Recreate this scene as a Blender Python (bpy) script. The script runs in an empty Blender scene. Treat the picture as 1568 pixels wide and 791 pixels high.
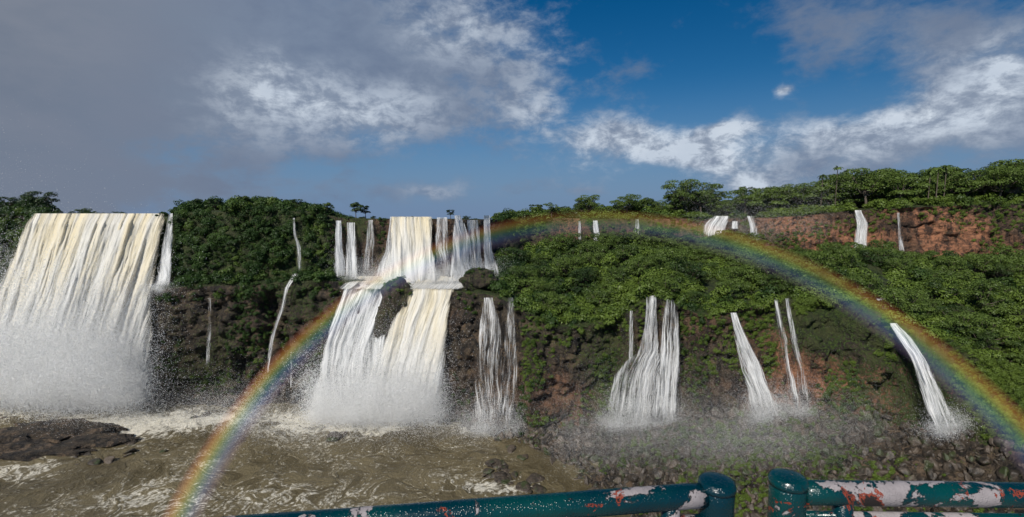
import bpy, math, random
import numpy as np
from mathutils import Vector, Matrix
random.seed(5); rng=np.random.default_rng(7)
F=740.0; CU=784.0; CV=395.0
p=math.atan(60/F); CP=math.cos(p); SP=math.sin(p)
WZ=-60.0
def rr(v): # downward slope per unit Y
    v=np.asarray(v,float); return (F*SP+CP*(v-CV))/(F*CP-SP*(v-CV))
def PX(u,Y,z): return (np.asarray(u,float)-CU)/F*(Y*CP-z*SP)
def PV(u,v,Y):
    z=-rr(v)*Y
    return np.stack(np.broadcast_arrays(PX(u,Y,z),Y,z),-1)
def on_z(u,v,z):
    Y=-z/float(rr(v)); return Vector((float(PX(u,Y,z)),Y,z))
def pdir(u,v):
    a=np.array([(u-CU)/F,CP-(v-CV)/F*SP,-SP-(v-CV)/F*CP]); return a/np.linalg.norm(a)
# ---------- noise
def _h(ix,iy,iz,s):
    n=(ix*374761393+iy*668265263+iz*1440662683+s*974634777)&0xffffffff
    n=((n^(n>>13))*1274126177)&0xffffffff
    return ((n^(n>>16))&0xffffff)/float(0xffffff)
def vn(x,y,z,s=0):
    x,y,z=np.broadcast_arrays(np.asarray(x,float),np.asarray(y,float),np.asarray(z,float))
    ix=np.floor(x).astype(np.int64);iy=np.floor(y).astype(np.int64);iz=np.floor(z).astype(np.int64)
    fx=x-ix;fy=y-iy;fz=z-iz
    fx=fx*fx*(3-2*fx);fy=fy*fy*(3-2*fy);fz=fz*fz*(3-2*fz)
    r=0
    for a in(0,1):
        for b in(0,1):
            for c in(0,1):
                r=r+_h(ix+a,iy+b,iz+c,s)*(fx if a else 1-fx)*(fy if b else 1-fy)*(fz if c else 1-fz)
    return r
def fbm(x,y,z,o=4,s=0):
    r=0;a=.5;t=0
    for i in range(o):
        k=2.03**i; r=r+a*vn(x*k,y*k,z*k,s+i*17); t+=a; a*=.5
    return r/t
# ---------- node helpers
class NT:
    def __init__(s,nt): s.nt=nt; s.l=nt.links
    def n(s,t,**k):
        d=s.nt.nodes.new(t)
        for a,b in k.items(): setattr(d,a,b)
        return d
    def set(s,inp,v):
        if isinstance(v,bpy.types.NodeSocket): s.l.new(v,inp)
        else: inp.default_value=v
    def m(s,op,a,b=None,c=None,clamp=False):
        d=s.n('ShaderNodeMath',operation=op); d.use_clamp=clamp
        s.set(d.inputs[0],a)
        if b is not None: s.set(d.inputs[1],b)
        if c is not None: s.set(d.inputs[2],c)
        return d.outputs[0]
    def mr(s,x,a,b,c=0.,d=1.,smooth=True):
        n=s.n('ShaderNodeMapRange'); n.interpolation_type='SMOOTHSTEP' if smooth else 'LINEAR'
        s.set(n.inputs[0],x)
        for i,v in enumerate((a,b,c,d)): s.set(n.inputs[i+1],v)
        return n.outputs[0]
    def mix(s,f,a,b):
        n=s.n('ShaderNodeMix',data_type='RGBA')
        s.set(n.inputs[0],f)
        for i,v in((6,a),(7,b)):
            s.set(n.inputs[i],v if isinstance(v,bpy.types.NodeSocket) else (*v,1))
        return n.outputs[2]
    def noise(s,vec,scale,detail=4,rough=.55,dist=0.):
        n=s.n('ShaderNodeTexNoise'); 
        if vec is not None: s.l.new(vec,n.inputs['Vector'])
        n.inputs['Scale'].default_value=scale;n.inputs['Detail'].default_value=detail
        n.inputs['Roughness'].default_value=rough;n.inputs['Distortion'].default_value=dist
        return n.outputs[0]
    def scale(s,vec,sc,loc=(0,0,0)):
        n=s.n('ShaderNodeMapping'); s.l.new(vec,n.inputs[0]); n.inputs['Scale'].default_value=sc; n.inputs['Location'].default_value=loc
        return n.outputs[0]
    def attr(s,name):
        n=s.n('ShaderNodeAttribute'); n.attribute_name=name; return n
    def pos(s): return s.n('ShaderNodeNewGeometry').outputs['Position']
def mat(name):
    m=bpy.data.materials.new(name); m.use_nodes=True; m.node_tree.nodes.clear()
    return m,NT(m.node_tree)
def finish(t,sh,vol=False):
    o=t.n('ShaderNodeOutputMaterial'); t.l.new(sh,o.inputs['Volume' if vol else 'Surface'])
def princ(t,col,rough=.8,spec=.3,normal=None,metal=0.):
    b=t.n('ShaderNodeBsdfPrincipled'); 
    t.set(b.inputs['Base Color'],col if isinstance(col,bpy.types.NodeSocket) else (*col,1))
    t.set(b.inputs['Roughness'],rough); t.set(b.inputs['Specular IOR Level'],spec); t.set(b.inputs['Metallic'],metal)
    if normal is not None: t.l.new(normal,b.inputs['Normal'])
    return b
def bump(t,h,strength,dist=1.):
    n=t.n('ShaderNodeBump'); n.inputs['Strength'].default_value=strength; n.inputs['Distance'].default_value=dist
    t.l.new(h,n.inputs['Height']); return n.outputs[0]
# ---------- mesh helpers
def mesh_obj(name,V,Fc,mats=(),smooth=False,link=True,attrs=None,uv=None,midx=None,val=True):
    me=bpy.data.meshes.new(name)
    V=np.asarray(V,np.float32)
    if isinstance(Fc,np.ndarray):
        nf,k=Fc.shape
        me.vertices.add(len(V)); me.vertices.foreach_set('co',V.ravel())
        me.loops.add(nf*k); me.loops.foreach_set('vertex_index',Fc.ravel().astype(np.int32))
        me.polygons.add(nf); me.polygons.foreach_set('loop_start',np.arange(0,nf*k,k,dtype=np.int32))
        me.update(calc_edges=True)
    else:
        me.from_pydata(V.tolist(),[],Fc); me.update()
    if attrs:
        for a,d in attrs.items():
            at=me.attributes.new(a,'FLOAT','POINT'); at.data.foreach_set('value',np.asarray(d,np.float32).ravel())
    if uv is not None:
        l=me.uv_layers.new(name='UVMap'); li=np.empty(len(me.loops),np.int32); me.loops.foreach_get('vertex_index',li)
        l.data.foreach_set('uv',np.asarray(uv,np.float32)[li].ravel())
    for m in mats: me.materials.append(m)
    if midx is not None: me.polygons.foreach_set('material_index',np.asarray(midx,np.int32))
    if smooth: me.polygons.foreach_set('use_smooth',np.ones(len(me.polygons),bool))
    if val: me.validate()
    o=bpy.data.objects.new(name,me)
    if link: bpy.context.scene.collection.objects.link(o)
    return o
def grid_faces(nr,nc):
    i=np.arange((nr-1)*(nc-1)); r=i//(nc-1); c=i%(nc-1); a=r*nc+c
    return np.stack([a,a+1,a+nc+1,a+nc],1)
scene=bpy.context.scene
# ---------- camera
cam=bpy.data.cameras.new('camera'); co=bpy.data.objects.new('camera',cam); scene.collection.objects.link(co)
cam.sensor_width=36; cam.lens=36*F/1568; co.rotation_euler=(math.pi/2-p,0,0); cam.clip_start=.05; cam.clip_end=20000
scene.camera=co
scene.view_settings.view_transform='Standard'; scene.view_settings.look='None'
# ---------- rainbow fit
bow=[(262,791),(330,695),(400,605),(470,525),(545,455),(655,400),(760,362),(850,345),(930,338),(1040,345),(1150,373),(1250,418),(1320,462),(1400,520),(1480,590),(1568,685)]
D=np.array([pdir(*q) for q in bow])
sol,_,_,_=np.linalg.lstsq(D,np.ones(len(D)),rcond=None)
axis=sol/np.linalg.norm(sol); cang=math.acos(1/np.linalg.norm(sol))
el=math.degrees(math.asin(-axis[2])); az=math.degrees(math.atan2(axis[0],axis[1])); print('sun elev',el,'az',az,'ang',math.degrees(cang))
# ---------- sun + world
sun=bpy.data.lights.new('sun','SUN'); so=bpy.data.objects.new('sun',sun); scene.collection.objects.link(so)
sun.energy=4.4; sun.angle=math.radians(.5); sun.color=(1,.95,.87)
sdir=Vector(axis); 
sdir=Vector((sdir.x+.30,sdir.y-.05,sdir.z-.12)).normalized()
so.rotation_euler=sdir.to_track_quat('-Z','Y').to_euler(); so.location=(-60,-100,120)
w=bpy.data.worlds.new('World'); scene.world=w; w.use_nodes=True; w.node_tree.nodes.clear(); t=NT(w.node_tree)
sky=t.n('ShaderNodeTexSky',sky_type='NISHITA'); sky.sun_disc=False; sky.sun_elevation=math.radians(el); sky.sun_rotation=math.radians(180+az)
sky.altitude=200; sky.air_density=1.0; sky.dust_density=.2; sky.ozone_density=4.0
tc=t.n('ShaderNodeTexCoord').outputs['Generated']
sx=t.n('ShaderNodeSeparateXYZ'); t.l.new(tc,sx.inputs[0])
azs=t.m('ARCTAN2',sx.outputs[0],sx.outputs[1]); els=t.m('ARCSINE',sx.outputs[2])
cb=t.n('ShaderNodeCombineXYZ'); t.l.new(azs,cb.inputs[0]); t.l.new(els,cb.inputs[1])
def blobs(lst):
    acc=None
    for (u,v,su,sv,wt) in lst:
        d=pdir(u,v); a0=math.atan2(d[0],d[1]); e0=math.asin(d[2])
        d2=pdir(u+su,v); ra=abs(math.atan2(d2[0],d2[1])-a0); re=sv/F*(math.cos(a0))
        A=t.m('DIVIDE',t.m('SUBTRACT',waz,a0),ra); B=t.m('DIVIDE',t.m('SUBTRACT',wel,e0),re)
        q=t.m('MULTIPLY_ADD',A,A,t.m('MULTIPLY',B,B))
        e=t.m('POWER',.36788,q)
        acc=t.m('MULTIPLY',e,wt) if acc is None else t.m('MULTIPLY_ADD',e,wt,acc)
    return acc
wc=t.n('ShaderNodeTexNoise'); t.l.new(cb.outputs[0],wc.inputs['Vector']); wc.inputs['Scale'].default_value=6; wc.inputs['Detail'].default_value=4
ws=t.n('ShaderNodeSeparateXYZ'); t.l.new(wc.outputs['Color'],ws.inputs[0])
waz=t.m('ADD',azs,t.m('MULTIPLY',t.m('SUBTRACT',ws.outputs[0],.5),.16))
wel=t.m('ADD',els,t.m('MULTIPLY',t.m('SUBTRACT',ws.outputs[1],.5),.10))
st=t.scale(cb.outputs[0],(1,2.0,1))
f1=t.noise(st,6.5,6,.6,.15); f2=t.noise(t.scale(cb.outputs[0],(1,1.6,1),(3.1,1.7,0)),18,5,.66,.2)
cover=blobs([(60,40,340,280,1.2),(-150,300,280,160,.8),(450,110,210,110,.85),(650,60,200,120,.8),(810,140,70,60,.45),(690,190,150,40,.35),
 (960,222,120,38,.95),(1090,235,70,26,.7),(1330,225,240,48,1.0),(1500,160,150,70,1.0),(1290,50,150,60,.7),(1500,40,150,60,.7),
 (1190,143,26,12,.75),(985,100,70,18,.4),(420,290,260,22,.4),(675,290,60,14,.45),(840,285,90,18,.4),(1150,270,70,16,.7),(1110,200,50,14,.6)])
dens=t.m('ADD',cover,t.m('MULTIPLY',t.m('SUBTRACT',f1,.5),1.7)); dens=t.m('ADD',dens,t.m('MULTIPLY',t.m('SUBTRACT',f2,.5),.8))
dens=t.mr(dens,.18,.98)
bri=blobs([(420,150,85,50,1.0),(570,175,110,40,.85),(700,45,80,45,.7),(830,55,60,55,.6),(820,165,60,35,.7),(960,222,130,45,1.3),(1090,235,80,28,1.2),
 (1500,140,120,65,1.05),(1260,210,130,28,.95),(1400,200,130,34,.8),(1190,143,34,16,1.1),(1150,270,60,16,1.0),(675,290,60,16,.5),(1110,200,60,16,.9),(1500,105,26,34,.8)])
bri=t.m('MULTIPLY',bri,t.mr(t.m('ADD',t.m('MULTIPLY',f2,.65),t.m('MULTIPLY',f1,.35)),.40,.62,.12,1.0),clamp=True)
ccol=t.mix(bri,(.185,.240,.340),(.62,.69,.78))
ccol=t.mix(t.mr(f1,.35,.65,0,.5),ccol,t.mix(bri,(.11,.155,.255),(.42,.50,.62)))
left=t.m('MULTIPLY',t.mr(azs,-.85,-.35,1.,0.),t.mr(els,-.05,.45,.65,1.))
ccol=t.mix(t.m('MULTIPLY',left,.8),ccol,t.mix(t.m('ADD',t.mr(f1,.3,.7,0,.6),t.mr(els,.1,.5,0,.4)),(.140,.165,.215),(.27,.285,.325)))
hs=t.n('ShaderNodeHueSaturation'); t.l.new(sky.outputs[0],hs.inputs['Color']); hs.inputs['Saturation'].default_value=1.4; hs.inputs['Value'].default_value=.66
hz=t.mr(els,.0,.28,1.,0.)
b1=t.n('ShaderNodeBackground'); t.l.new(hs.outputs[0],b1.inputs[0]); b1.inputs[1].default_value=.085
b3=t.n('ShaderNodeBackground'); b3.inputs[0].default_value=(.125,.215,.39,1); b3.inputs[1].default_value=1
m0=t.n('ShaderNodeMixShader'); t.l.new(t.m('MULTIPLY',hz,.9),m0.inputs[0]); t.l.new(b1.outputs[0],m0.inputs[1]); t.l.new(b3.outputs[0],m0.inputs[2])
b2=t.n('ShaderNodeBackground'); t.l.new(ccol,b2.inputs[0]); b2.inputs[1].default_value=1
ms=t.n('ShaderNodeMixShader'); t.l.new(dens,ms.inputs[0]); t.l.new(m0.outputs[0],ms.inputs[1]); t.l.new(b2.outputs[0],ms.inputs[2])
wo=t.n('ShaderNodeOutputWorld'); t.l.new(ms.outputs[0],wo.inputs[0])
# ---------- terrain profile
K=[ # u, A0v, A1, B, C, D   (v,Y)
(-450,615,(590,168),(450,205),(440,212),(328,222)),
(50,615,(590,168),(450,200),(440,207),(328,218)),
(80,615,(598,163),(445,168),(435,171),(334,177)),
(235,612,(600,161),(442,162),(432,168),(336,174)),
(275,618,(604,157.5),(438,160),(428,165),(326,172)),
(400,618,(606,156),(434,160),(424,165),(320,174)),
(490,618,(608,155.5),(428,160),(418,167),(325,178)),
(522,622,(610,154.5),(430,160),(424,174),(333,182)),
(600,640,(628,146),(440,157),(432,172),(334,182)),
(700,652,(640,140),(445,154),(430,175),(334,186)),
(760,668,(655,132.5),(450,146),(405,200),(335,215)),
(800,675,(655,131.5),(472,138),(388,235),(335,250)),
(850,700,(655,130),(500,133.5),(384,245),(333,262)),
(930,770,(650,126),(496,130.5),(382,250),(334,266)),
(1000,800,(645,125),(452,132),(380,250),(334,266)),
(1080,830,(640,121),(484,126),(378,245),(334,262)),
(1200,870,(632,115),(458,121),(390,225),(331,238)),
(1300,900,(640,107),(458,114),(394,215),(322,222)),
(1370,930,(650,102),(488,107),(396,200),(318,207)),
(1450,950,(660,93),(520,99),(394,200),(314,207)),
(1568,1000,(690,82),(570,88),(390,195),(312,202)),
(1750,1050,(720,72),(570,78),(386,185),(312,193)),
(2100,1100,(760,60),(580,68),(380,170),(312,180))]
ku=np.array([k[0] for k in K],float)
def kz(v,Y): return -float(rr(v))*Y
prof=[]
for k in K:
    a0Y=-WZ/float(rr(k[1]))
    pts=[(a0Y-14,WZ-7),(a0Y,WZ)]+[(q[1],kz(*q)) for q in k[2:]]
    prof.append(pts)
prof=np.array(prof) # nk,6,2
def prof_at(u):
    u=np.atleast_1d(np.asarray(u,float)); out=np.empty((len(u),prof.shape[1],2))
    for i in range(prof.shape[1]):
        for j in range(2):
            out[:,i,j]=sum(np.interp(u+o,ku,prof[:,i,j]) for o in(-14,-5,5,14))/4
    return out
def YatV(u,v):
    u=np.atleast_1d(np.asarray(u,float)); v=np.broadcast_to(np.asarray(v,float),u.shape)
    pr=prof_at(u); res=np.empty(len(u))
    for i in range(len(u)):
        Ys=[];zs=[]
        for s in range(1,5):
            tt=np.linspace(0,1,12); Ys+=list(pr[i,s,0]*(1-tt)+pr[i,s+1,0]*tt); zs+=list(pr[i,s,1]*(1-tt)+pr[i,s+1,1]*tt)
        Ys=np.array(Ys);zs=np.array(zs); s=-zs/Ys
        vv=(s*F*CP-F*SP)/(CP+s*SP)+CV
        o=np.argsort(vv); res[i]=np.interp(v[i],vv[o],Ys[o])
    return res
FALLS=[
('L',1.6,1,[(326,76,230),(340,62,229),(370,50,222),(410,34,213),(460,8,206),(520,-25,201),(575,-50,197),(612,-62,194)]),
('f',.8,0,[(326,258,265),(380,247,262),(432,240,261),(442,228,259)]),
('f',.5,0,[(333,447,453),(360,447,456),(378,452,464),(418,453,463)]),
('f',.5,0,[(418,448,459),(440,434,442),(465,428,440),(490,420,430),(520,412,420),(570,404,414)]),
('f',.3,0,[(500,441,449),(600,440,450)]),
('f',.25,0,[(455,317,326),(560,311,325)]),
('f',.75,0,[(337,514,523),(380,513,525),(427,511,530)]),
('f',.9,0,[(340,531,545),(427,527,547)]),
('f',.45,0,[(336,562,573),(427,552,576)]),
('f',.7,0,[(331,597,606),(380,590,602),(430,572,600)]),
('f',1.5,1,[(331,603,655),(380,603,655),(434,590,664)]),
('f',.42,0,[(332,667,686),(430,664,692)]),
('f',.85,0,[(329,696,704),(360,695,718),(430,692,730)]),
('f',.5,0,[(336,714,732),(430,710,744)]),
('f',.95,0,[(329,741,749),(380,740,752),(418,740,763)]),
('f',1.1,1,[(422,558,706),(434,545,702),(442,534,692)]),
('f',.95,0,[(434,534,592),(455,528,582),(485,514,574),(530,503,554),(575,492,552),(630,478,568)]),
('f',.7,0,[(468,560,600),(520,548,588),(628,540,585)]),
('f',1.45,1,[(436,628,690),(455,630,684),(485,612,678),(520,598,674),(560,580,669),(638,556,661)]),
('f',.40,0,[(455,741,754),(500,734,768),(560,728,770),(657,720,787)]),
('f',.36,0,[(455,777,787),(520,770,793),(560,764,796),(657,750,785)]),
('f',.60,0,[(452,991,1005),(500,988,1004),(538,980,1008),(550,962,1010),(575,945,1010),(650,928,1005)]),
('f',.64,0,[(452,1021,1029),(480,1016,1040),(530,1010,1042),(645,1002,1036)]),
('f',.36,0,[(540,985,1022),(645,975,1020)]),
('f',.42,0,[(475,962,971),(560,958,975)]),
('f',.80,0,[(478,1118,1127),(510,1124,1140),(550,1133,1160),(590,1146,1176),(636,1156,1199)]),
('f',.40,0,[(455,1184,1192),(520,1190,1209),(570,1200,1218),(628,1206,1230)]),
('f',.38,0,[(456,1201,1208),(540,1212,1228),(620,1220,1243)]),
('f',.85,0,[(494,1362,1372),(515,1374,1395),(545,1394,1414),(600,1412,1442),(654,1426,1470)]),
('f',.9,0,[(441,1320,1352),(452,1338,1356),(472,1352,1360)]),
('f',.5,0,[(338,884,890),(375,884,893)]),
('f',.9,0,[(337,907,915),(385,908,921)]),
('f',.42,0,[(335,972,980),(366,970,983)]),
('f',.85,0,[(330,1096,1116),(341,1080,1112),(361,1077,1106)]),
('f',.85,0,[(330,1143,1153),(345,1148,1160),(377,1150,1165)]),
('f',.6,0,[(338,1120,1131),(350,1118,1131)]),
('f',.75,0,[(321,1308,1318),(340,1311,1330),(391,1307,1327)]),
('f',.40,0,[(325,1372,1379),(389,1375,1388)]),
('f',.7,0,[(447,1070,1100),(461,1069,1103)]),
]
def in_fall(u,v,mg=3):
    m=np.zeros(u.shape,bool)
    for _,d,_,path in FALLS:
        vs=np.array([q[0] for q in path],float); L=np.interp(v,vs,[q[1] for q in path]); R=np.interp(v,vs,[q[2] for q in path])
        g=mg if d>.35 else -1
        m|=(v>vs[0]-mg)&(v<vs[-1]+mg*2)&(u>L-g)&(u<R+g)
    return m
# terrain mesh
U=np.arange(-450,2100.1,3.0); nc=len(U)
pr=prof_at(U)
segs=[(0,1,8),(1,2,34),(2,3,110),(3,4,60),(4,5,60)]
rowsY=[];rowsZ=[];sec=[];tp=[]
for a,b,n in segs:
    for i in range(n):
        q=i/n; rowsY.append(pr[:,a,0]*(1-q)+pr[:,b,0]*q); rowsZ.append(pr[:,a,1]*(1-q)+pr[:,b,1]*q); sec.append(a); tp.append(q)
Yd=pr[:,5,0];Zd=pr[:,5,1]
rise=np.interp(U,[-450,60,78,235,262,330,400,480,520,765,830,1100,1300,2100],[.5,.4,-.25,-.25,.1,.35,.5,.2,-.2,-.2,.25,.6,.9,.9])
for i,(dy,dz) in enumerate([(0,0),(4,.6),(8,1.2),(14,2),(22,3),(32,4),(45,5),(60,6),(90,7),(140,8),(250,8),(500,8),(1200,8),(4000,8)]):
    rowsY.append(Yd+dy); rowsZ.append(Zd+dz*rise); sec.append(5); tp.append(i/14)
Yg=np.array(rowsY);Zg=np.array(rowsZ);sec=np.array(sec);tp=np.array(tp);nr=len(sec)
Ug=np.broadcast_to(U,Yg.shape); S=sec[:,None]; T=tp[:,None]
Sb=np.broadcast_to(S,Yg.shape);Tb=np.broadcast_to(T,Yg.shape)
sl=-Zg/Yg; Vg=(sl*F*CP-F*SP)/(CP+sl*SP)+CV
fallm=in_fall(Ug,Vg,2).astype(float)
Xg=PX(Ug,Yg,Zg)
cl=((S==2)|(S==4)).astype(float)
rib=fbm(Xg*.14,Yg*.05,Zg*.03,4,3)-.5
blk=fbm(Xg*.42,Yg*.35,Zg*.40,5,9)-.5
led=np.abs(fbm(Xg*.02,0*Xg,Zg*.22+fbm(Xg*.08,0,0,2,8)*1.5,2,21)-.5)
but=np.abs(fbm(Xg*.09,0*Xg,Zg*.02,3,55)-.5)
disp=(rib*9+blk*7+led*6-but*10)*np.where(S==4,np.where(Ug>1150,.9,.6),1.0)
disp=disp*(1-.75*fallm)
Yn=Yg-disp*cl*np.clip(np.minimum(Tb,1-Tb)*12,0.15,1)
tb=((S==3)).astype(float)*np.clip((pr[:,4,0]-pr[:,3,0])/60,0.08,1)
hump=(np.sin(np.pi*Tb)*2.0*(Ug<1150)+(fbm(Xg*.045,Yg*.045,0,4,5)-.5)*19*np.clip(np.minimum(Tb,(1-Tb)*.7)*6,0,1)*np.where(Ug>1150,np.clip(1.3-Tb,0,1),1))
Zn=Zg+tb*hump
ta=((S==1)).astype(float)
Zn=Zn+ta*(fbm(Xg*.12,Yg*.12,0,4,15)-.5)*8*np.clip(np.minimum(Tb,1-Tb)*5,0,1)*np.clip((Ug-800)/100,0.25,1)
Zn=Zn+((S==5)&(Tb>.05))*(fbm(Xg*.03,Yg*.03,0,3,25)-.4)*4*np.clip(rise,0,1)
Xn=PX(Ug,Yg,Zg)+cl*(fbm(Xg*.3,Yg*.3,Zg*.3,2,33)-.5)*1.5
P=np.stack([Xn,Yn,Zn],-1)
gu=np.interp(U,[-450,60,230,270,480,520,700,760,830,940,1060,1160,1240,1420,1600],[.45,.45,.38,.42,.5,.25,.3,.3,.45,.5,.3,.3,.62,.8,.85])
green=np.where(S==2,np.broadcast_to(gu,Yg.shape),np.where(S==4,np.interp(Ug,[0,60,100,500,520,700,860,1150,1180,2000],[.5,.5,.85,.85,.35,.35,.5,.35,.12,.12]),np.where(S==1,.25,.95)))
green=green+((fbm(Xg*.07,Yg*.06,Zg*.05,4,77)-.5)*1.2)
green=np.where(S==1,green*np.clip((Tb-.1)*1.2,0,1),green)
red=np.interp(Ug,[0,800,870,940,1150,1200,2000],[0,.2,.6,.2,.3,1,1])*np.where(S==4,np.clip((fbm(Xg*.06,0*Xg,Zg*.08,3,91)-.26)*4,.1,1),np.where(S==2,.5*np.clip((fbm(Xg*.08,0*Xg,Zg*.08,3,92)-.4)*6,0,1.4),.0))
tm,t=mat('rock_and_moss')
pos=t.pos(); g=t.attr('green').outputs['Fac']; rd=t.attr('red').outputs['Fac']
n1=t.noise(pos,.25,5,.65); n2=t.noise(t.scale(pos,(1,1,.3)),.5,6,.72); n3=t.noise(pos,1.6,4,.7)
n4=t.noise(t.scale(pos,(.35,.35,1.6)),.8,4,.65)
base=t.mix(t.mr(n2,.40,.62),(.010,.008,.007),(.080,.060,.040))
base=t.mix(t.mr(n4,.50,.62,0,.6),base,(.018,.015,.011))
base=t.mix(t.mr(t.m('ADD',n1,t.m('MULTIPLY',n3,.4)),.71,.87),base,(.16,.11,.07))
rb=t.mix(t.mr(n2,.38,.58),(.045,.026,.018),(.40,.18,.095))
rb=t.mix(t.mr(n4,.48,.60,0,.5),rb,(.07,.038,.026))
rb=t.mix(t.mr(n3,.58,.72,0,.6),rb,(.35,.24,.16))
base=t.mix(rd,base,rb)
moss=t.mix(t.mr(n3,.38,.66),(.010,.020,.005),(.060,.092,.017))
moss=t.mix(t.mr(n1,.42,.6,0,.6),moss,(.065,.066,.024))
gm=t.mr(t.m('ADD',g,t.m('MULTIPLY',t.m('SUBTRACT',t.m('ADD',t.m('MULTIPLY',n3,.6),t.m('MULTIPLY',n1,.4)),.5),2.8)),.4,.7)
col=t.mix(gm,base,moss)
h=t.m('ADD',n2,t.m('MULTIPLY',n3,.7))
finish(t,princ(t,col,.62,.4,bump(t,h,1.,1.5)).outputs[0])
terrain=mesh_obj('cliff_terrain',P.reshape(-1,3),grid_faces(nr,nc),[tm],smooth=True,attrs={'green':green,'red':red})
# ---------- river
xs=np.concatenate([np.linspace(-400,-190,14),np.arange(-185,150,1.1),np.linspace(152,500,20)]); ys=np.concatenate([np.linspace(-200,55,20),np.arange(57,215,1.0)])
GX,GY=np.meshgrid(xs,ys)
nz=fbm(GX*.12,GY*.12,0,5,41); nz2=fbm(GX*.5,GY*.5,0,3,43)
foam=np.zeros_like(GX)
def fb(u,v,ru,rv,wt):
    c=on_z(u,v,WZ); e=on_z(u+ru,v,WZ); e2=on_z(u,v-rv,WZ)
    rx=abs(e.x-c.x); ry=abs(e2.y-c.y)
    return wt*np.exp(-((GX-c.x)/rx)**2-((GY-c.y)/ry)**2)
for b in [(225,650,90,24,.8),(60,600,130,30,1.3),(560,645,95,20,.95),(450,640,50,12,.35),(755,657,50,6,.6),(540,690,130,25,.16),(765,745,60,14,.6),(150,760,180,40,.2),(30,720,80,20,.3),(320,640,80,16,.4),(450,760,120,30,.2)]:
    foam+=fb(*b)
GZ=WZ+(nz-.5)*1.8+(nz2-.5)*.6+foam*(nz2-.5)*1.8
wm,t=mat('river_water')
pos=t.pos(); fo=t.attr('foam').outputs['Fac']
wv=t.n('ShaderNodeTexNoise'); t.l.new(pos,wv.inputs['Vector']); wv.inputs['Scale'].default_value=.07; wv.inputs['Detail'].default_value=3
vm=t.n('ShaderNodeVectorMath',operation='MULTIPLY_ADD'); t.l.new(wv.outputs['Color'],vm.inputs[0]); vm.inputs[1].default_value=(22,22,0); t.l.new(pos,vm.inputs[2])
a=t.noise(vm.outputs[0],.16,6,.6,1.2)
ridge=t.m('SUBTRACT',1.,t.m('MULTIPLY',t.m('ABSOLUTE',t.m('SUBTRACT',a,.5)),10.),clamp=True)
fin=t.noise(pos,1.2,5,.7)
fx=t.m('ADD',t.m('MULTIPLY',t.m('MULTIPLY',ridge,fin),.9),t.m('MULTIPLY',fo,1.0)); fx=t.m('ADD',fx,t.m('MULTIPLY',t.m('SUBTRACT',fin,.5),1.1))
lowm=t.noise(pos,.035,3,.5)
fx=t.m('ADD',fx,t.m('MULTIPLY',t.m('SUBTRACT',lowm,.5),1.2))
fm=t.mr(fx,.42,.90)
wcol=t.mix(t.mr(t.m('ADD',t.m('MULTIPLY',a,.5),t.m('MULTIPLY',lowm,.5)),.38,.62),(.088,.070,.036),(.165,.135,.075))
wcol=t.mix(fm,wcol,(.64,.60,.50))
finish(t,princ(t,wcol,t.mr(fm,0,1,.38,.8),.25,bump(t,t.m('ADD',a,t.m('MULTIPLY',fin,.45)),.9,1.1)).outputs[0])
mesh_obj('river_water',np.stack([GX,GY,GZ],-1).reshape(-1,3),grid_faces(len(ys),len(xs)),[wm],smooth=True,attrs={'foam':foam})
# ---------- waterfalls
def fall_mat(name,tint):
    m,t=mat(name)
    uv=t.n('ShaderNodeUVMap').outputs[0]; d=t.attr('dens').outputs['Fac']; hh=t.attr('down').outputs['Fac']
    wn=t.n('ShaderNodeTexNoise'); t.l.new(uv,wn.inputs['Vector']); wn.inputs['Scale'].default_value=.15; wn.inputs['Detail'].default_value=2
    vm=t.n('ShaderNodeVectorMath',operation='MULTIPLY_ADD'); t.l.new(wn.outputs['Color'],vm.inputs[0]); vm.inputs[1].default_value=(1.4,5.,0); t.l.new(uv,vm.inputs[2])
    q=vm.outputs[0]
    s1=t.noise(t.scale(q,(3.2,.09,1)),1.,4,.65,0); s2=t.noise(t.scale(q,(.8,.045,1)),1.,3,.6,0); s3=t.noise(t.scale(q,(1.6,.22,1)),1.,5,.72,0)
    s=t.m('ADD',t.m('ADD',t.m('MULTIPLY',s1,.45),t.m('MULTIPLY',s2,.3)),t.m('MULTIPLY',s3,.25))
    al=t.mr(t.m('ADD',t.m('MULTIPLY',t.m('SUBTRACT',s,.5),5.5),d),.05,1.3)
    col=t.mix(t.mr(s,.40,.58),(.62,.64,.64),(.88,.88,.87))
    if tint:
        top=t.mr(hh,0.,.75,1.,.15)
        yl=t.m('MULTIPLY',t.mr(t.noise(t.scale(uv,(.22,.02,1)),1.,4,.6),.36,.60),top)
        col=t.mix(t.m('MULTIPLY',yl,.9),col,(.84,.72,.47))
        col=t.mix(t.m('MULTIPLY',top,.35),col,(.84,.75,.54))
    hb=t.m('ADD',t.m('MULTIPLY',s1,.6),t.m('ADD',t.m('MULTIPLY',s3,.5),t.m('MULTIPLY',s2,.7)))
    nb=bump(t,hb,.55,1.)
    b=princ(t,col,.85,.05,nb)
    tr=t.n('ShaderNodeBsdfTranslucent'); tr.inputs[0].default_value=(.85,.85,.85,1)
    mx=t.n('ShaderNodeMixShader'); mx.inputs[0].default_value=.2; t.l.new(b.outputs[0],mx.inputs[1]); t.l.new(tr.outputs[0],mx.inputs[2])
    tp_=t.n('ShaderNodeBsdfTransparent'); m2=t.n('ShaderNodeMixShader'); t.l.new(al,m2.inputs[0]); t.l.new(tp_.outputs[0],m2.inputs[1]); t.l.new(mx.outputs[0],m2.inputs[2])
    finish(t,m2.outputs[0]); return m
fmats=[fall_mat('white_water',False),fall_mat('silty_white_water',True)]
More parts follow.
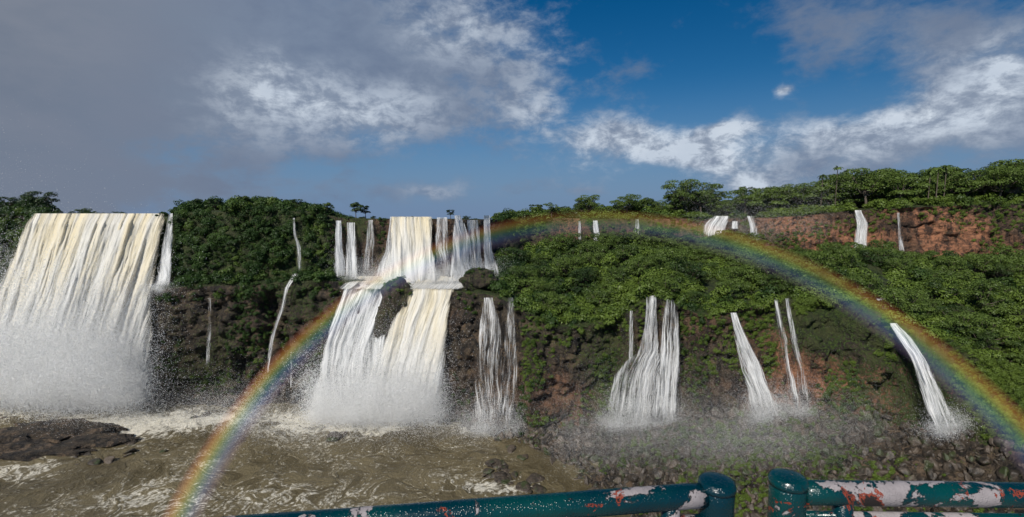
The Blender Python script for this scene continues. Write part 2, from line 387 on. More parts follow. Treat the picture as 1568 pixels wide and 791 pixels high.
for fi,(nm,dn,tint,path) in enumerate(FALLS):
    vs=np.array([q[0] for q in path],float)
    Ls=[q[1] for q in path];Rs=[q[2] for q in path]
    allV=[];allF=[];allU=[];allD=[];allH=[]; base_i=0
    for layer in range(2):
        Vv=np.linspace(vs[0],vs[-1],max(8,int((vs[-1]-vs[0])/3)))
        wpx=max(np.array(Rs)-np.array(Ls)); ext=.14 if dn>.5 else .08
        ncl=max(9,int(wpx/1.5)); sx_=np.linspace(-ext,1+ext,ncl)
        L=np.interp(Vv,vs,Ls);R=np.interp(Vv,vs,Rs)
        k=np.array([1,2,3,2,1])/9.
        if len(Vv)>8:
            L=np.convolve(np.pad(L,2,'edge'),k,'valid');R=np.convolve(np.pad(R,2,'edge'),k,'valid')
        UU=L[:,None]*(1-sx_)+R[:,None]*sx_; VV=np.broadcast_to(Vv[:,None],UU.shape)
        um=UU.mean(1); sc_=np.clip(sx_,0,1)
        if nm=='L': Yb=np.interp(Vv,[326,340,600],[176,171,158])[:,None]+np.zeros_like(UU)-5*np.sin(np.pi*sc_)[None,:]*np.clip((Vv-330)/200,0,1)[:,None]
        else:
            Yb=np.stack([YatV(L*(1-q)+R*q,Vv) for q in(0,.5,1)],1)
            Yb=np.stack([np.interp(sx_,[0,.5,1],Yb[i]) for i in range(len(Vv))])
        dp=(VV-vs[0])/(vs[-1]-vs[0])
        off=1.3+1.8*np.clip(dp*3,0,1)+layer*.8
        off=off*(1 if Yb.mean()<190 else 1.3)
        widthm=wpx/F*Yb.mean()
        s_m=(UU-um[:,None])/F*Yb.mean()+fi*37.3+layer*91; 
        hm=(VV-vs[0])/F*Yb.mean()
        rel=(fbm(s_m*.45,hm*.03,fi*3.3+layer,2,61)-.5)*min(3.,widthm*.25+.4)+(fbm(s_m*1.1,hm*.09,fi*2.3+layer,3,63)-.5)*min(1.3,widthm*.12+.3)
        Yb=Yb-off-rel
        UU=UU+(fbm(s_m*.2,hm*.12,fi,3,71)-.5)*min(12,wpx*.4)*(dp*.8+.2)
        Pf=PV(UU,VV,Yb)
        e=(np.minimum(sx_,1-sx_)+ext)[None,:]*2*max(widthm,1)/ (2.2+.10*widthm)
        edge=np.clip(e,0,1)
        rag=fbm(s_m*.35,hm*.05,fi*7.7,4,83)-.5
        dd=(dn if layer==0 else dn-.30)-(1-edge)*1.45+rag*(1.6 if dn<1.3 else .8)
        dd=dd-np.clip((dp-.86)*7,0,1)*.6
        uvm=np.stack([s_m,hm+layer*13],-1).reshape(-1,2)
        allV.append(Pf.reshape(-1,3)); allF.append(grid_faces(len(Vv),ncl)+base_i); allU.append(uvm); allD.append(dd.ravel()); allH.append(dp.ravel()); base_i+=Pf.reshape(-1,3).shape[0]
    mesh_obj('waterfall',np.concatenate(allV),np.concatenate(allF),[fmats[tint]],smooth=True,uv=np.concatenate(allU),attrs={'dens':np.concatenate(allD),'down':np.concatenate(allH)})
# ---------- foliage
def leaf_mat(name,c0,c1,c2):
    m,t=mat(name)
    oi=t.n('ShaderNodeObjectInfo'); pos=t.pos()
    r=oi.outputs['Random']; lf=t.attr('lr').outputs['Fac']; big=t.noise(pos,.045,2,.6)
    sp=t.n('ShaderNodeSeparateXYZ'); t.l.new(pos,sp.inputs[0])
    col=t.mix(t.m('ADD',t.m('MULTIPLY',r,.6),t.m('MULTIPLY',lf,.4)),c0,c1)  # c0: leaf colour darkened to paint in shadow; c1: brighter leaf
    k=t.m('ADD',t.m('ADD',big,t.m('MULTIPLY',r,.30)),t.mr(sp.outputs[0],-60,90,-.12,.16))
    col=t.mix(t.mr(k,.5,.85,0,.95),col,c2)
    b=princ(t,col,.5,.3)
    tr=t.n('ShaderNodeBsdfTranslucent'); t.l.new(col,tr.inputs[0])
    mx=t.n('ShaderNodeMixShader'); mx.inputs[0].default_value=.22; t.l.new(b.outputs[0],mx.inputs[1]); t.l.new(tr.outputs[0],mx.inputs[2])
    finish(t,mx.outputs[0]); return m
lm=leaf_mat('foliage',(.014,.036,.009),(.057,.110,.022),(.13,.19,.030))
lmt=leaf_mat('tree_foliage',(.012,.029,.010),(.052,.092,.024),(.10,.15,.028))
bm_,t=mat('bark'); pos=t.pos(); finish(t,princ(t,t.mix(t.noise(pos,2.,4),(.05,.04,.03),(.17,.14,.11)),.9).outputs[0])
def leaves(C,N,size,lr):
    n=len(C); N=N/np.linalg.norm(N,axis=1,keepdims=True)
    a=rng.normal(size=(n,3)); T1=np.cross(N,a); T1/=np.linalg.norm(T1,axis=1,keepdims=True); T2=np.cross(N,T1)
    s=size[:,None]
    v=np.stack([C-T1*s,C-T2*s*.5+N*s*.15,C+T1*s,C+T2*s*.5+N*s*.15],1).reshape(-1,3)
    f=np.arange(n*4).reshape(n,4)
    return v,f,np.repeat(lr,4)
def blob_leaves(center,rad,n,size,flat=.8,seed=0):
    d=rng.normal(size=(n,3)); d/=np.linalg.norm(d,axis=1,keepdims=True); d[:,2]=np.where(d[:,2]<-.25,-d[:,2],d[:,2])
    rr_=rad*(.62+.38*rng.random(n)**.4)*(0.75+.5*fbm(d[:,0]*2+seed,d[:,1]*2,d[:,2]*2,2,seed))
    C=d*rr_[:,None]*np.array([1,1,flat])+np.array(center)
    N=d+rng.normal(size=(n,3))*.4+np.array([0,0,.25])
    sz=size*(.6+.8*rng.random(n))
    return leaves(C,N,sz,rng.random(n)*.5+.5*(d[:,2]*.5+.5))  # half random tone, half painted shade: lower leaves lean to the dark colour
def join(parts):
    V=[];Fc=[];A=[];k=0
    for v,f,a in parts: V.append(v);Fc.append(f+k);A.append(a);k+=len(v)
    return np.concatenate(V),np.concatenate(Fc),np.concatenate(A)
def col_new(name,objs):
    c=bpy.data.collections.new(name)
    for o in objs: c.objects.link(o)
    return c
bushes=[]
for i in range(8):
    parts=[]
    nb=random.randint(3,7)
    for j in range(nb):
        a=random.uniform(0,6.28); r=random.uniform(.2,.9) if j else 0
        rad=random.uniform(.3,.75)*(1 if j else 1.25)
        parts.append(blob_leaves((r*math.cos(a),r*math.sin(a),rad*.5+random.uniform(-.1,.45)),rad,int(40+110*rad),.11,.85,i*9+j))
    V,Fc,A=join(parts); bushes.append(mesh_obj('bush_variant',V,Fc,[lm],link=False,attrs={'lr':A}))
bcol=col_new('bush_kinds',bushes)
def limb(p0,p1,r0,r1,n=6):
    p0=np.array(p0,float);p1=np.array(p1,float); d=p1-p0; d/=np.linalg.norm(d); a=np.cross(d,[.3,.9,.1]); a/=np.linalg.norm(a); b=np.cross(d,a)
    th=np.arange(n)/n*2*np.pi; ring=np.cos(th)[:,None]*a+np.sin(th)[:,None]*b
    V=np.concatenate([p0+ring*r0,p1+ring*r1]); Fc=np.array([[k,(k+1)%n,n+(k+1)%n,n+k] for k in range(n)])
    return V,Fc,np.zeros(len(V))
def make_tree(h,spread,layers,seed,leaf=.36,tag='tree_variant'):
    random.seed(seed)
    wood=[];lv=[]
    lean=np.array([random.uniform(-.08,.08)*h,random.uniform(-.05,.05)*h,0])
    q0=np.array([0,0,-1.]);fork=np.array([0,0,h*.45])+lean*.5
    mid=(q0+fork)/2+np.array([random.uniform(-.02,.02)*h]*3)
    wood+=[limb(q0,mid,.035*h,.026*h),limb(mid,fork,.026*h,.02*h)]
    for j in range(layers):
        a=j*2.4+random.uniform(-.4,.4); rr_=spread*random.uniform(.15,1.); zz=h*random.uniform(.48,1.0)-rr_*.15
        tip=np.array([rr_*math.cos(a),rr_*math.sin(a),zz])+lean
        st_=fork-np.array([0,0,h*random.uniform(0,.12)])
        m_=(st_+tip)/2+np.array([0,0,-h*.04])+rng.normal(size=3)*h*.015
        wood+=[limb(st_,m_,.014*h,.010*h,5),limb(m_,tip,.010*h,.004*h,5)]
        rad=spread*random.uniform(.25,.46)
        lv.append(blob_leaves(tip,rad,int(150*(rad/(spread*.38))**2),leaf,random.uniform(.55,.85),seed+j))
    V1,F1,A1=join(wood);V2,F2,A2=join(lv)
    V=np.concatenate([V1,V2]);Fc=np.concatenate([F1,F2+len(V1)])
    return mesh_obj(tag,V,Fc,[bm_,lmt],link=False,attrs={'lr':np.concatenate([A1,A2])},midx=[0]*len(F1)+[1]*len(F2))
trees=[make_tree(*a) for a in [(14,6.5,22,1),(17,7.5,26,2),(11,4.8,17,3),(13,5.5,20,4),(16,6,21,5),(10,5,17,6)]]
tcol=col_new('tree_kinds',trees)
def scatter(name,pts,rot,scl,idx,coll):
    me=bpy.data.meshes.new(name); me.vertices.add(len(pts)); me.vertices.foreach_set('co',np.asarray(pts,np.float32).ravel())
    a=me.attributes.new('rot','FLOAT_VECTOR','POINT');a.data.foreach_set('vector',np.asarray(rot,np.float32).ravel())
    a=me.attributes.new('scl','FLOAT_VECTOR','POINT');a.data.foreach_set('vector',np.asarray(scl,np.float32).ravel())
    a=me.attributes.new('idx','INT','POINT');a.data.foreach_set('value',np.asarray(idx,np.int32))
    o=bpy.data.objects.new(name,me); scene.collection.objects.link(o)
    ng=bpy.data.node_groups.new(name+'_nodes','GeometryNodeTree')
    ng.interface.new_socket('Geometry',in_out='INPUT',socket_type='NodeSocketGeometry'); ng.interface.new_socket('Geometry',in_out='OUTPUT',socket_type='NodeSocketGeometry')
    N=ng.nodes; gi=N.new('NodeGroupInput');go=N.new('NodeGroupOutput'); ip=N.new('GeometryNodeInstanceOnPoints')
    ci=N.new('GeometryNodeCollectionInfo'); ci.inputs['Collection'].default_value=coll; ci.inputs['Separate Children'].default_value=True; ci.inputs['Reset Children'].default_value=True
    def na(nm,ty):
        x=N.new('GeometryNodeInputNamedAttribute'); x.data_type=ty; x.inputs['Name'].default_value=nm
        return [s for s in x.outputs if s.enabled and s.name=='Attribute'][0]
    er=N.new('FunctionNodeEulerToRotation')
    L=ng.links; L.new(na('rot','FLOAT_VECTOR'),er.inputs[0]); L.new(er.outputs[0],ip.inputs['Rotation']); L.new(na('scl','FLOAT_VECTOR'),ip.inputs['Scale'])
    L.new(na('idx','INT'),ip.inputs['Instance Index']); ip.inputs['Pick Instance'].default_value=True
    L.new(gi.outputs[0],ip.inputs['Points']); L.new(ci.outputs[0],ip.inputs['Instance']); L.new(ip.outputs[0],go.inputs[0])
    md=o.modifiers.new('scatter','NODES'); md.node_group=ng
    return o
c00=P[:-1,:-1];c10=P[1:,:-1];c01=P[:-1,1:]
area=np.linalg.norm(np.cross(c10-c00,c01-c00),axis=2)
Uc=Ug[:-1,:-1];Vc=Vg[:-1,:-1];Sc=Sb[:-1,:-1];Tc=Tb[:-1,:-1]
def sample(dens,n):
    wgt=(area*dens).ravel(); wgt/=wgt.sum(); k=rng.choice(len(wgt),n,p=wgt)
    r=k//(nc-1);c=k%(nc-1); a=rng.random((n,1));b=rng.random((n,1))
    pt=P[r,c]*(1-a)*(1-b)+P[r+1,c]*a*(1-b)+P[r,c+1]*(1-a)*b+P[r+1,c+1]*a*b
    return pt,Uc[r,c],Vc[r,c],Sc[r,c],Tc[r,c]
ff=in_fall(Uc,Vc,3)
patch=fbm(P[:-1,:-1,0]*.07,P[:-1,:-1,1]*.07,P[:-1,:-1,2]*.07,3,101)
inview=((Uc>-250)&(Uc<1850)).astype(float)
bare=((Uc>70)&(Uc<236))|((Uc>540)&(Uc<762))
lc=((Sc==4)&(Uc>262)&(Uc<512))|((Sc==4)&(Uc<62)&(Tc>.6))
lowc=(Sc==2)&(((Tc>.88)&(Uc>230)&(Uc<520))|((Uc>790)&(Tc>.93)))
den=np.where((Sc==3)&~((Tc>.93)&(Uc>1150)),1.,0)+np.where((Sc==5)&(Tc<.5)&~bare,.55,0)+lc*1.5+lowc*.6
den=den*inview*(~ff)
den=den*(~(bare&(Sc>=3)))
pt,u_,v_,s_,t_=sample(den,12500)
n=len(pt); sc=(.9+2.9*rng.random(n)**2.)*np.interp(pt[:,1],[80,150,250],[.62,.95,1.25])
sc=np.where((s_==4)|(s_==2),sc*.7,sc); sc=np.where((s_==3)&(t_>.75)&(u_>1150),sc*.7,sc)
topL=(s_==5)&(u_<540); sc=np.where(topL,sc*np.interp(u_,[60,236,262,300,400,490,540],[.8,.4,.8,.95,.95,.8,.3]),sc)
scatter('jungle_foliage',pt-np.array([0,0,.5])+np.where((s_==4)|(s_==2),1,0)[:,None]*np.array([0,-.3,0]),np.stack([rng.normal(0,.2,n)+np.where((s_==4)|(s_==2),.7,.0),rng.normal(0,.2,n),rng.uniform(0,6.28,n)],1),np.stack([sc,sc,sc*rng.uniform(.7,1.25,n)],1),rng.integers(0,8,n),bcol)
# trees on the terrace
den=((Sc==3)&(Uc>775)&(Tc>.02)&(Tc<.80))*np.clip((patch-.33)*4,0.08,1)*inview*(~ff)
pt,u_,v_,s_,t_=sample(den,1150); n=len(pt); sc=(.22+.55*rng.random(n)**1.6)*np.interp(pt[:,1],[80,250],[.75,1.15])
scatter('terrace_trees',pt-np.array([0,0,1.])*(sc*4.2)[:,None],np.stack([0*sc,0*sc,rng.uniform(0,6.28,n)],1),np.stack([sc*1.1,sc*1.1,sc],1),rng.integers(0,6,n),tcol)
# cliff face shrubs
den=(Sc==2)*np.clip((patch-.42)*7,0,1)*np.interp(Uc,[0,230,600,700,820,950,1050,1100,1230,1280,1450,2000],[.3,.4,.12,.2,.55,.6,.3,.3,1.1,2.4,3.,3.])+(Sc==4)*np.clip((patch-.44)*6,0,1)*np.where(Uc>1150,.22,np.where(Uc>700,.35,.3))+(Sc==1)*(Uc>780)*np.clip((patch-.45)*6,0,1)*.7
den=den*inview*(~ff)
pt,u_,v_,s_,t_=sample(den,12000); n=len(pt); sc=(.25+.85*rng.random(n)**1.5)*np.interp(pt[:,1],[80,150,250],[.85,1,1.3])
scatter('cliff_shrubs',pt,np.stack([rng.normal(.6,.3,n),rng.normal(0,.3,n),rng.uniform(-.5,.5,n)],1),np.stack([sc,sc*.7,sc*rng.uniform(.8,1.5,n)],1),rng.integers(0,8,n),bcol)
# plateau forest
den=((Sc==5)&(Tc>.1)&(Tc<.50))*inview*np.interp(Uc,[0,60,90,235,260,500,520,760,800,1500],[.4,.4,.0,.0,.3,.3,.0,.0,.7,1.2])+((Sc==5)&(Tc>.5)&(Tc<.75))*inview*.12*(((Uc>60)&(Uc<240))|((Uc>500)&(Uc<780)))
pt,u_,v_,s_,t_=sample(den,1500); n=len(pt); sc=rng.uniform(.55,1.0,n)*np.interp(u_,[0,60,120,230,330,500,760,900,1050,1200,1300,1700],[.5,.8,.8,.2,.3,.3,.3,.45,.68,.78,.85,.9])*rng.choice([.55,.85,1.,1.4],n)
scatter('distant_forest',pt-np.array([0,0,2.5]),np.stack([0*sc,0*sc,rng.uniform(0,6.28,n)],1),np.stack([sc*rng.uniform(.9,1.3,n),sc*1.1,sc],1),rng.integers(0,6,n),tcol)
tl=[(890,302,4),(905,296,1),(820,312,2),(845,310,3),(960,295,1),(985,303,5),(1030,296,2),(1050,272,1),(1072,276,0),(1090,288,4),(1140,286,3),(1160,294,5),(1200,282,0),(1225,278,1),(1300,266,4),(1325,254,1),(1345,268,0),(1378,270,2),(1400,276,5),(1452,264,3),(1480,262,0),(1505,252,1),(1530,253,1),(1555,260,4),(1240,286,3),(1600,262,1),(1650,270,0),(940,306,3),(372,300,5),(410,303,2),(545,310,5),(560,314,2),(690,325,2),(1190,288,2),(1270,280,5),(300,304,5),(330,303,2),(455,304,2),(500,310,5)]
for (u,vt,k) in tl:
    pu=prof_at(u)[0]; Y=pu[5,0]+8+random.uniform(-4,4); zb=pu[5,1]+.2
    zt=-float(rr(vt))*Y; h0=[14,17,11,13,16,10][k]; s=max(.3,(zt-zb)/(h0*1.05))
    o=bpy.data.objects.new('jungle_tree',trees[k].data); scene.collection.objects.link(o)
    o.location=(float(PX(u,Y,zb)),Y,zb); o.scale=(s*1.1,s*1.1,s); o.rotation_euler=(0,0,random.uniform(0,6.28))
def palm(u,vt):
    pu=prof_at(u)[0]; Y=pu[5,0]+5; zb=pu[5,1]; zt=-float(rr(vt))*Y; h=zt-zb
    parts=[limb((0,0,-1),(.2,0,h*.5),.25,.2),limb((.2,0,h*.5),(.35,0,h),.2,.14)]
    fr=[]
    for j in range(13):
        a=j*2.4; el0=random.uniform(-.1,1.1); L=random.uniform(2.2,3.0); pp=np.array([.35,0,h]);dd=el0
        for k in range(6):
            stp=np.array([math.cos(a)*math.cos(dd),math.sin(a)*math.cos(dd),math.sin(dd)])*L/6
            side=np.array([-math.sin(a),math.cos(a),0]); wd=.45*math.sin(math.pi*(k+1)/7.5)
            dr=np.array([0,0,-.25])
            V=np.array([pp,pp+stp,pp+stp+side*wd+dr,pp+side*wd+dr, pp,pp+stp,pp+stp-side*wd+dr,pp-side*wd+dr]); fr.append((V,np.array([[0,1,2,3],[4,5,6,7]]),np.full(8,.5)))
            pp=pp+stp; dd-=.32
    V1,F1,A1=join(parts);V2,F2,A2=join(fr)
    o=mesh_obj('palm_tree',np.concatenate([V1,V2]),np.concatenate([F1,F2+len(V1)]),[bm_,lmt],attrs={'lr':np.concatenate([A1,A2])},midx=[0]*len(F1)+[1]*len(F2))
    o.location=(float(PX(u,Y,zb)),Y,zb)
for q in [(1256,268),(1278,256),(1432,258),(1444,254),(1420,262)]: palm(*q)
# ---------- boulders
rm,t=mat('wet_boulder'); pos=t.pos(); oi=t.n('ShaderNodeObjectInfo').outputs['Random']; nn=t.noise(pos,1.2,5,.65)
c=t.mix(t.mr(nn,.35,.7),(.018,.015,.012),(.085,.066,.048)); c=t.mix(t.m('MULTIPLY',t.m('POWER',oi,2.5),.6),c,(.15,.115,.085)); c=t.mix(t.mr(t.noise(pos,.35,4,.6),.52,.64,0,.8),c,(.035,.052,.014))
finish(t,princ(t,c,.45,.45,bump(t,nn,.8,.4)).outputs[0])
import bmesh
rocks=[]
for i in range(7):
    bm=bmesh.new(); bmesh.ops.create_icosphere(bm,subdivisions=3,radius=1)
    V=np.array([v.co[:] for v in bm.verts]); q=fbm(V[:,0]*1.1+i*5,V[:,1]*1.1,V[:,2]*1.1,3,200+i)
    V=V*(.55+.9*q)[:,None]; 
    for _ in range(9):
        nn_=rng.normal(size=3); nn_/=np.linalg.norm(nn_); dd=V@nn_; lim=.56; V=V-np.clip(dd-lim,0,None)[:,None]*nn_*.92
    V=V*np.array([1,.85,.65])
    Fc=np.array([[v.index for v in f.verts] for f in bm.faces]); bm.free()
    rocks.append(mesh_obj('boulder_variant',V,Fc,[rm],link=False))
rcol=col_new('boulder_kinds',rocks)
fft=in_fall(Uc,Vc,-2)
den=((Sc==1)*np.where(Uc>770,1.,.35)+(Sc==2)*(Tc<.06)*.8+(Sc==0)*(Uc>740)*(Tc>.5)*.6)*inview*(~fft)
pt,u_,v_,s_,t_=sample(den,7500); n=len(pt); sc=(.25+1.8*rng.random(n)**4)*np.interp(pt[:,1],[70,130],[.8,1.1])
scatter('boulder_field',pt,rng.uniform(0,6.28,(n,3)),np.stack([sc*rng.uniform(.8,1.3,n),sc,sc*rng.uniform(.7,1.1,n)],1),rng.integers(0,7,n),rcol)
rp=[];rs=[]
def addr(u,v,s,sz=.7):
    c=on_z(u,v,WZ); rp.append((c.x,c.y,c.z-.1*s)); rs.append((s*1.3,s,s*sz))
for _ in range(70): 
    uu=random.gauss(50,75); vv=random.gauss(674,16)+ (uu-60)*.05
    addr(min(uu,200),vv,random.uniform(.6,2.0),.7)
for q in [(510,622,3.5),(500,618,2),(512,668,2.6),(525,665,1.5),(800,700,2),(760,712,2.5),(745,720,1.6),(300,640,1.5),(320,634,1.8),(360,628,1.6),(250,690,1.2),(395,606,3),(440,612,2.4),(820,735,2.5),(845,765,2),(870,770,2.2),(780,690,2.2)]: addr(*q)
for _ in range(60): addr(random.uniform(200,490),random.gauss(614,5),random.uniform(.8,2.6),.6)
for _ in range(60):
    q=random.random(); addr(740+q*120+random.gauss(0,12),705+q*75+random.gauss(0,10),random.uniform(.6,2.2),.6)
n=len(rp); scatter('river_rocks',rp,rng.uniform(-.4,.4,(n,3))+np.array([0,0,1])*rng.uniform(0,6,(n,1)),rs,rng.integers(0,7,n),rcol)
def mound(name,u,v,Y,rx,rz,ry,gr=.45,f=2.):
    bm=bmesh.new(); bmesh.ops.create_icosphere(bm,subdivisions=5,radius=1); V=np.array([q.co[:] for q in bm.verts]); Fc=np.array([[q.index for q in f_.verts] for f_ in bm.faces]); bm.free()
    V=V*(.6+.8*fbm(V[:,0]*f+u,V[:,1]*f,V[:,2]*f,5,300))[:,None]*np.array([rx,ry,rz])
    o=mesh_obj(name,V,Fc,[tm],smooth=True,attrs={'green':np.full(len(V),gr),'red':np.zeros(len(V))})
    o.location=PV(u,v,Y).tolist()
    return V[rng.choice(len(V),60)]+PV(u,v,Y)
mp=[mound('rock_outcrop',608,462,154,5.0,8,4),mound('rock_outcrop',592,505,153,4,8,3.5),mound('rock_outcrop',735,428,158,6,3.5,5),mound('rock_outcrop',551,470,157,1.6,5,2)]
for (u,v,a,b,c) in [(95,660,15,2.6,5),(30,672,14,2.6,6),(150,676,10,1.7,4),(-40,684,18,3,6),(60,692,14,1.6,4)]:
    q=on_z(u,v,WZ); mound('river_rock_bank',u,v,q.y,a,b,c,.1,3.5)
mp=np.concatenate([m for m in (mp[0][mp[0][:,2]>PV(608,455,154)[2]],mp[2])]); n=len(mp)
sc=rng.uniform(.4,1.1,n); scatter('outcrop_shrubs',mp,rng.uniform(-.4,.4,(n,3)),np.stack([sc]*3,1),rng.integers(0,8,n),bcol)
# ---------- rainbow
ax=Vector(axis); e1=Vector((1,0,0)); e1=(e1-ax*e1.dot(ax)).normalized(); e2=ax.cross(e1).normalized()
if e2.z<0: e2=-e2
nph=160;nrd=14; V=[];UVs=[];I=[]
for i in range(nph):
    ph=math.radians(-20+220*i/(nph-1))
    for j in range(nrd):
        q=j/(nrd-1); a=cang+math.radians(-1.8+3.3*q); d=ax*math.cos(a)+(e1*math.cos(ph)+e2*math.sin(ph))*math.sin(a)
        V.append(d*66); UVs.append((q,i/(nph-1)))
        deg=math.degrees(ph)
        I.append(float(np.interp(deg,[-20,0,20,45,65,90,110,130,150,170,195],[.5,.75,.8,.66,.5,.32,.45,.78,1.,.88,.5])))
rbm,t=mat('rainbow_light'); uv=t.n('ShaderNodeUVMap').outputs[0]; s=t.n('ShaderNodeSeparateXYZ'); t.l.new(uv,s.inputs[0])
cr=t.n('ShaderNodeValToRGB'); t.l.new(s.outputs[0],cr.inputs[0]); r=cr.color_ramp
r.elements[0].position=0; r.elements[0].color=(0,0,0,1); r.elements[1].position=1; r.elements[1].color=(0,0,0,1)
for pz,c in [(.16,(.12,.09,.16)),(.32,(.14,.20,.36)),(.46,(.14,.30,.28)),(.58,(.30,.40,.14)),(.68,(.58,.44,.12)),(.79,(.56,.26,.07)),(.89,(.26,.08,.04))]:
    e=r.elements.new(pz); e.color=(*c,1)
em=t.n('ShaderNodeEmission'); t.l.new(cr.outputs[0],em.inputs[0]); t.l.new(t.m('MULTIPLY',t.m('MULTIPLY',t.attr('inten').outputs['Fac'],t.mr(t.noise(t.pos(),.06,3),.3,.7,.7,1.15)),.36),em.inputs[1])
tr=t.n('ShaderNodeBsdfTransparent'); ad=t.n('ShaderNodeAddShader'); t.l.new(em.outputs[0],ad.inputs[0]); t.l.new(tr.outputs[0],ad.inputs[1]); finish(t,ad.outputs[0])
ro=mesh_obj('rainbow',V,grid_faces(nph,nrd),[rbm],smooth=True,uv=UVs,attrs={'inten':I})
# ---------- spray: one mesh of tiny droplet flecks
sm,t=mat('water_spray')
df=t.n('ShaderNodeBsdfDiffuse'); df.inputs[0].default_value=(.95,.95,.94,1); tr=t.n('ShaderNodeBsdfTranslucent'); tr.inputs[0].default_value=(.95,.95,.94,1)
mx=t.n('ShaderNodeMixShader'); mx.inputs[0].default_value=.45; t.l.new(df.outputs[0],mx.inputs[1]); t.l.new(tr.outputs[0],mx.inputs[2]); finish(t,mx.outputs[0])
FC=[];FR=[]
def spray(u0,u1,v,Y,hgt,n,s,wy=3,per=450,r=.06):
    for _ in range(n):
        h=random.expovariate(1/hgt) if random.random()<.8 else random.uniform(0,hgt*3)
        u=random.uniform(u0,u1); q=PV(u,v,Y-abs(random.gauss(0,wy)))
        k=s*random.uniform(.6,1.4)*(1+h/hgt*.25)
        c=np.array((q[0]+random.gauss(0,1.5),q[1],q[2]+min(h,hgt*4)-1))
        m=int(per*random.uniform(.5,1.5))
        FC.append(rng.normal(size=(m,3))*np.array([.6,.5,.5])*k+c); FR.append(r*rng.uniform(.6,1.4,m))
spray(-130,205,606,155,5.5,1400,3.8,5,480,.135)
spray(-150,200,600,152,10,560,6.5,9,700,.105)
spray(-220,50,560,178,16,130,10.,8,900,.085)
spray(478,665,636,142,3.8,430,2.7,3.5,420,.105)
spray(480,670,634,138,7,210,4.6,4,650,.078)
spray(360,730,655,132,3.2,120,5.8,7,650,.056)
spray(60,420,640,142,3.0,110,6,6,650,.062)
spray(715,795,657,131,2.2,110,2.2,1.5,320,.055)
spray(925,1040,648,123.5,2.2,160,2.0,2,320,.055)
spray(1150,1200,636,114,2.0,75,2.0,2,320,.052)
spray(1200,1245,626,112,1.6,45,1.8,2,320,.046)
spray(1425,1475,655,92,1.6,65,1.6,1.5,320,.042)
spray(520,765,424,166,2.0,220,2.0,2,320,.062)
spray(228,262,440,160,1.,25,1.4,1,300,.05)
spray(860,1340,680,106,4.2,240,5.8,8,1500,.026)
spray(1060,1260,350,222,6.,60,7.,4,800,.05)
C=np.concatenate(FC);R=np.concatenate(FR)[:,None]; n=len(C); print('flecks',n)
a=rng.normal(size=(n,3)); a/=np.linalg.norm(a,axis=1,keepdims=True); b=np.cross(a,rng.normal(size=(n,3))); b/=np.linalg.norm(b,axis=1,keepdims=True)
V=np.stack([C+a*R,C-a*R*.5+b*R*.87,C-a*R*.5-b*R*.87],1).reshape(-1,3)
mesh_obj('waterfall_spray',V,np.arange(n*3).reshape(n,3),[sm],val=False)
# ---------- railing
pm,t=mat('chipped_green_paint'); tcx=t.n('ShaderNodeTexCoord').outputs['Object']
n1=t.noise(tcx,8.,8,.62,.4); n2=t.noise(t.scale(tcx,(1,1,1),(4,2,7)),13.,8,.68,.5); n3=t.noise(tcx,80.,4,.6); n4=t.noise(t.scale(tcx,(1,1,1),(9,1,3)),5.,4,.5)
n5=t.noise(t.scale(tcx,(1,1,1),(2,8,5)),28.,6,.7)
col=t.mix(t.mr(n4,.4,.65),(.0,.022,.032),(.001,.046,.044))
col=t.mix(t.mr(n5,.60,.66,0,.8),col,(.012,.012,.012))
wm_=t.m('ADD',n1,t.m('MULTIPLY',t.m('SUBTRACT',n5,.5),.18))
col=t.mix(t.mr(wm_,.555,.565,smooth=False),col,(.015,.012,.012))
col=t.mix(t.mr(wm_,.565,.575,smooth=False),col,t.mix(n5,(.14,.12,.12),(.42,.38,.38)))
rdm=t.m('ADD',n2,t.m('MULTIPLY',t.m('SUBTRACT',n1,.5),.35))
col=t.mix(t.mr(rdm,.62,.63,smooth=False),col,t.mix(n5,(.10,.015,.01),(.36,.07,.03)))
col=t.mix(t.mr(rdm,.655,.665,smooth=False),col,(.02,.014,.012))
vo=t.n('ShaderNodeTexVoronoi'); t.l.new(tcx,vo.inputs['Vector']); vo.inputs['Scale'].default_value=210
drop=t.mr(vo.outputs['Distance'],.1,.5,1.,0.)
chip=t.m('ADD',t.mr(wm_,.555,.575,1.,0.),t.mr(rdm,.62,.63,1.,0.))
hh=t.m('ADD',t.m('ADD',t.m('MULTIPLY',drop,.4),t.m('MULTIPLY',n3,.5)),chip)
finish(t,princ(t,col,t.mr(wm_,.55,.58,.25,.6),.45,bump(t,hh,.6,.0025)).outputs[0])
def tube(name,p0,p1,r,parent,n=28,dome=.25,rings=24):
    p0=np.array(p0,float);p1=np.array(p1,float);d=p1-p0;L=np.linalg.norm(d);d/=L
    a=np.cross(d,[.2,.1,1] if abs(d[2])<.9 else [1,0,0]);a/=np.linalg.norm(a);b=np.cross(d,a);th=np.arange(n)/n*2*np.pi
    ring=np.cos(th)[:,None]*a+np.sin(th)[:,None]*b
    pf=[(-dome*r,0.02),(-dome*r*.85,.5),(-dome*r*.5,.86),(0,1)]+[(L*k/rings,1) for k in range(1,rings)]+[(L,1),(L+dome*r*.5,.86),(L+dome*r*.85,.5),(L+dome*r,.02)]
    V=np.concatenate([p0+d*x+ring*r*s*(1+ (random.uniform(-.012,.012) if s==1 else 0)) for x,s in pf])
    m=len(pf); Fc=[[i*n+k,i*n+(k+1)%n,(i+1)*n+(k+1)%n,(i+1)*n+k] for i in range(m-1) for k in range(n)]
    Fc.append(list(range(n))[::-1]); Fc.append([ (m-1)*n+k for k in range(n)])
    o=mesh_obj(name,V,Fc,[pm],smooth=True); o.parent=parent; return o
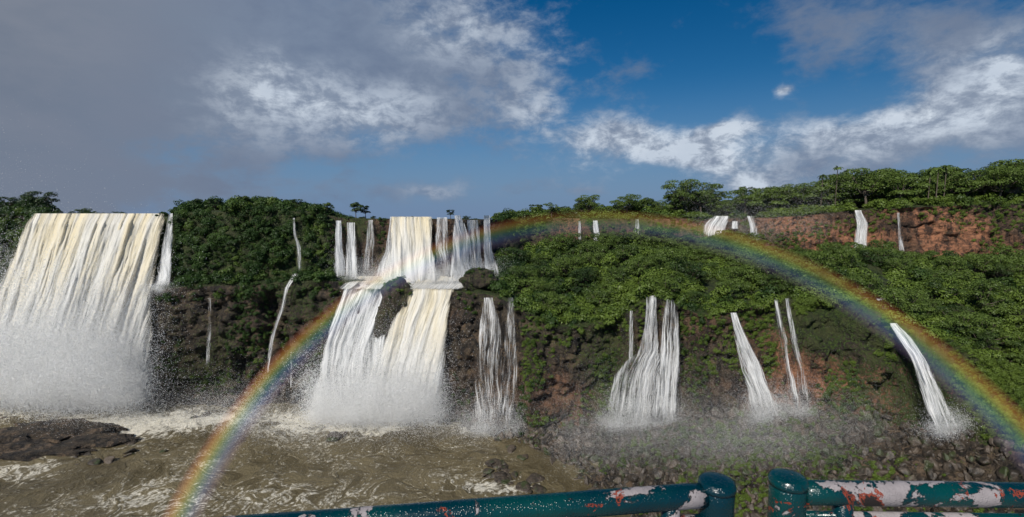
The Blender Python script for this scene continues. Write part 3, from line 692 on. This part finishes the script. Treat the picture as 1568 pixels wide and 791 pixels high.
def railing(post_uv,ptop,end_uv,sp,zr=-.567):
    e=bpy.data.objects.new('metal_railing',None); scene.collection.objects.link(e)
    pc=on_z(*post_uv,ptop); 
    tube('post',(pc.x,pc.y,-1.65),(pc.x,pc.y,ptop),.035,e,36,.12)
    b=on_z(end_uv[0],end_uv[1],zr); a=Vector((pc.x,pc.y,zr)); d=(b-a).normalized()
    tube('top_rail',a+d*.03,a+d*2.4,.0245,e,32,.1,60)
    tube('post_collar',(pc.x,pc.y,ptop-.016),(pc.x,pc.y,ptop-.006),.0372,e,36,.1,2)
    z2=zr-.050
    tube('lower_rail',a+d*.03+Vector((0,0,z2-zr)),a+d*2.4+Vector((0,0,z2-zr)),.009,e,16,.1,10)
    tube('bottom_rail',(*(a+d*.03).xy,-1.5),(*(a+d*2.4).xy,-1.5),.015,e,16,.1,10)
    q=a+d*sp; tube('stay_post',(q.x,q.y,-1.65),(q.x,q.y,zr-.01),.019,e,20,.1,10)
    q=a+d*sp; tube('stay_plate',(q.x,q.y,z2-.03),(q.x,q.y,z2-.018),.026,e,20,.1,3)
    k=sp+.055
    while k<2.35:
        q=a+d*k; tube('baluster',(q.x,q.y,-1.5),(q.x,q.y,z2),.0055,e,10,.1,6); k+=.042
railing((1098,735),-.538,(420,807),.10)
railing((1207,729),-.533,(1568,757),.115)
dm,t=mat('concrete'); pos=t.pos(); finish(t,princ(t,t.mix(t.noise(pos,6,6,.6),(.16,.15,.14),(.30,.29,.27)),.8).outputs[0])
def box(name,x0,x1,y0,y1,z0,z1,par=None):
    V=[(x,y,z) for z in(z0,z1) for x,y in((x0,y0),(x1,y0),(x1,y1),(x0,y1))]
    o=mesh_obj(name,V,[[0,3,2,1],[4,5,6,7],[0,1,5,4],[1,2,6,5],[2,3,7,6],[3,0,4,7]],[dm]); o.parent=par; return o
e=bpy.data.objects.new('walkway_deck',None); scene.collection.objects.link(e)
box('deck_slab',-3,3,-2,1.12,-1.83,-1.652,e); box('pier_1',-2.2,-1.6,-1.2,-.6,-66,-1.83,e); box('pier_2',1.6,2.2,-1.2,-.6,-66,-1.83,e)
print('done')
